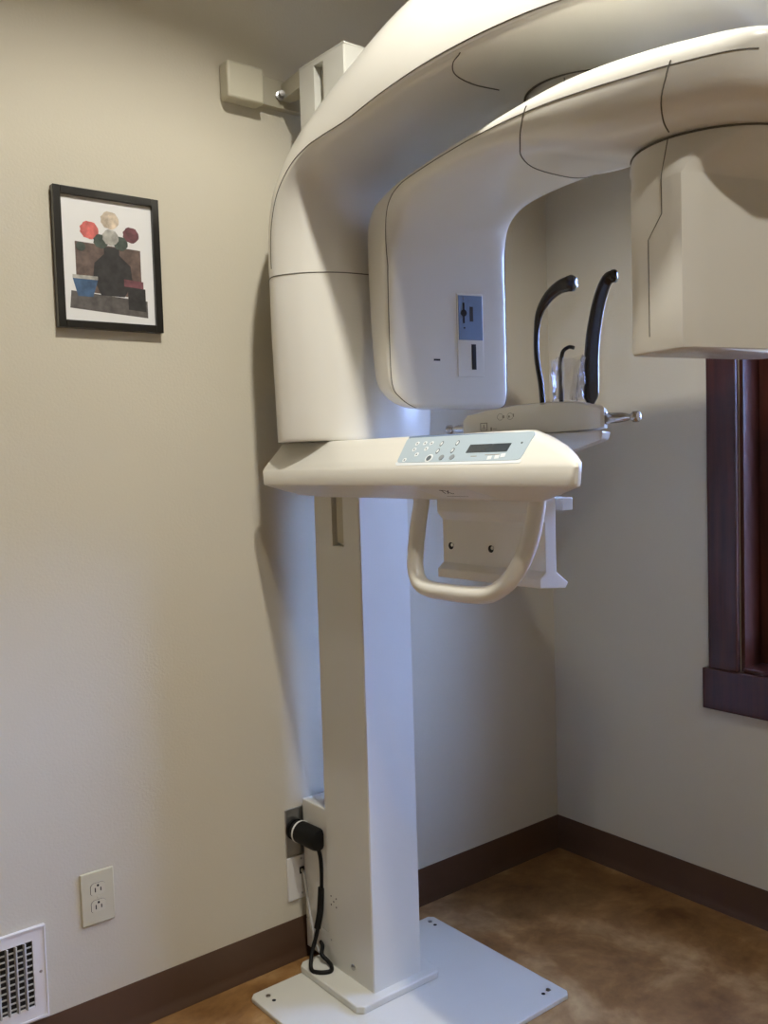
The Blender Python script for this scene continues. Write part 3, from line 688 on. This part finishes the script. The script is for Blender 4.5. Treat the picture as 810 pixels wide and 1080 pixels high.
# air vent
vt = empty('air_vent', (-1.86, 0, 0.11), 'white metal air register with crossed louvers at the lower left', 'vent')
VX0, VX1, VZ0, VZ1 = -2.04, -1.6765, 0.113, 0.316
IX0, IX1, IZ0, IZ1 = -2.012, -1.7045, 0.142, 0.288
bm = B(VX0, VX1, -0.007, 0, IZ1, VZ1); box(bm, VX0, VX1, -0.007, 0, VZ0, IZ0); box(bm, VX0, IX0, -0.007, 0, IZ0, IZ1); box(bm, IX1, VX1, -0.007, 0, IZ0, IZ1)
bmesh.ops.remove_doubles(bm, verts=bm.verts, dist=1e-5)
part('face_frame', bm, 'vent', vt, smooth=None)
part('face_rim', (lambda b: (box(b, VX0, VX1, -0.0095, -0.007, VZ1-0.004, VZ1), box(b, VX0, VX1, -0.0095, -0.007, VZ0, VZ0+0.004), box(b, VX1-0.004, VX1, -0.0095, -0.007, VZ0+.004, VZ1-.004))[0])(bmesh.new()), 'vent', vt, smooth=None)
part('duct_opening', B(IX0, IX1, -0.0008, 0.0, IZ0, IZ1), 'duct', vt, smooth=None)
x = IX1-0.0185
while x > IX0+0.004:
    b = bmesh.new(); box(b, -0.0016, 0.0016, -0.0085, 0.0, IZ0, IZ1); b.transform(Matrix.Translation((x, -0.0045, 0)) @ Matrix.Rotation(0.25, 4, 'Z'))
    part('louver', b, 'grille', vt, smooth=None); x -= 0.0185
z = IZ0+0.008
while z < IZ1-0.003:
    part('cross_louver', B(IX0, IX1, -0.0042, -0.0009, z-0.0012, z+0.0012), 'grille', vt, smooth=None); z += 0.0137
part('screw', L((-1.6895, -0.007, 0.215), (0,-1,0), [(0,.0035),(.001,.003),(.0011,0)], 12), 'steel', vt)

# metal power receptacle and white cable plate beside the column
mp_ = empty('power_receptacle', (-1.024, 0, 0.336), 'brushed metal receptacle plate beside the column, above the white cable plate', 'outlet')
part('cover_plate', B(-1.057, -0.992, -0.005, 0, 0.2745, 0.400), 'steel', mp_, bevel=0.002)
part('receptacle', L((-1.030, -0.005, 0.345), (0,-1,0), [(0,.027),(.006,.027),(.007,.022)], 28), 'rubber', mp_)
cp = empty('cable_plate', (-1.017, 0, 0.215), 'white wall plate with a cable opening, below the metal receptacle', 'wall plate')
wp = part('cover_plate', B(-1.057, -0.975, -0.006, 0, 0.156, 0.272), 'whiteplate', cp, bevel=0.0035)
part('cable_opening', B(-1.020, -1.006, -0.0066, -0.005, 0.222, 0.240), 'hole', cp, smooth=None)
for z in (0.262, 0.170): part('screw', L((-1.014, -0.006, z), (0,-1,0), [(0,.003),(.001,.0026),(.0011,0)], 12), 'steel', cp)

# power cord with round plug
pc = empty('power_cord', (-1.03, -0.05, 0.0)); pc.parent = mc; pc.matrix_parent_inverse = mc.matrix_world.inverted(); bpy.context.view_layer.update()
PX, PZ = -1.030, 0.345; pd_ = Vector((0.10, -1, -0.03))
pl = part('plug', L((PX, -0.0125, PZ), pd_, [(0,.024),(.010,.0262),(.0105,.0275),(.085,.0285),(.094,.026),(.098,.018),(.099,0)], 32), 'rubber', pc, smooth=35)
part('plug_band', L(Vector((PX, -0.0125, PZ))+pd_.normalized()*.014, pd_, [(0,.0282),(.0015,.0290),(.004,.0290),(.0055,.0284)], 32), 'whiteplate', pc, smooth=40)
e = Vector((PX, -0.0125, PZ))+pd_.normalized()*.085
cord = [e+Vector((0,0,-.018)), e+Vector((.006,-.002,-.05)), (-1.012,-.096,.235), (-1.016,-.092,.16), (-1.030,-.092,.10), (-1.052,-.100,.06), (-1.072,-.125,.0355), (-1.064,-.150,.0345), (-1.040,-.163,.0345), (-1.026,-.146,.036), (-1.024,-.128,.040), (-1.030,-.112,.052),(-1.016,-.095,.062),(-1.0105,-.080,.066)]
part('cord', tube(catmull(cord, 6), 0.0052, 12), 'rubber', pc, smooth=80)
part('cord_grip', tube(catmull([(-1.0135,-.095,.215),(-1.015,-.094,.19),(-1.019,-.093,.15),(-1.028,-.092,.112)], 4), 0.0085, 12), 'rubber', pc, smooth=60)
dc = tube(catmull([(-1.013,-.004,.232),(-1.016,-.020,.225),(-1.020,-.036,.19),(-1.021,-.046,.15),(-1.026,-.066,.11),(-1.030,-.084,.075),(-1.024,-.092,.050),(-1.014,-.090,.046),(-1.011,-.086,.046)], 6), 0.0038, 10)
part('data_cable', dc, 'greycable', mc, smooth=80)['label'] = 'grey data cable'
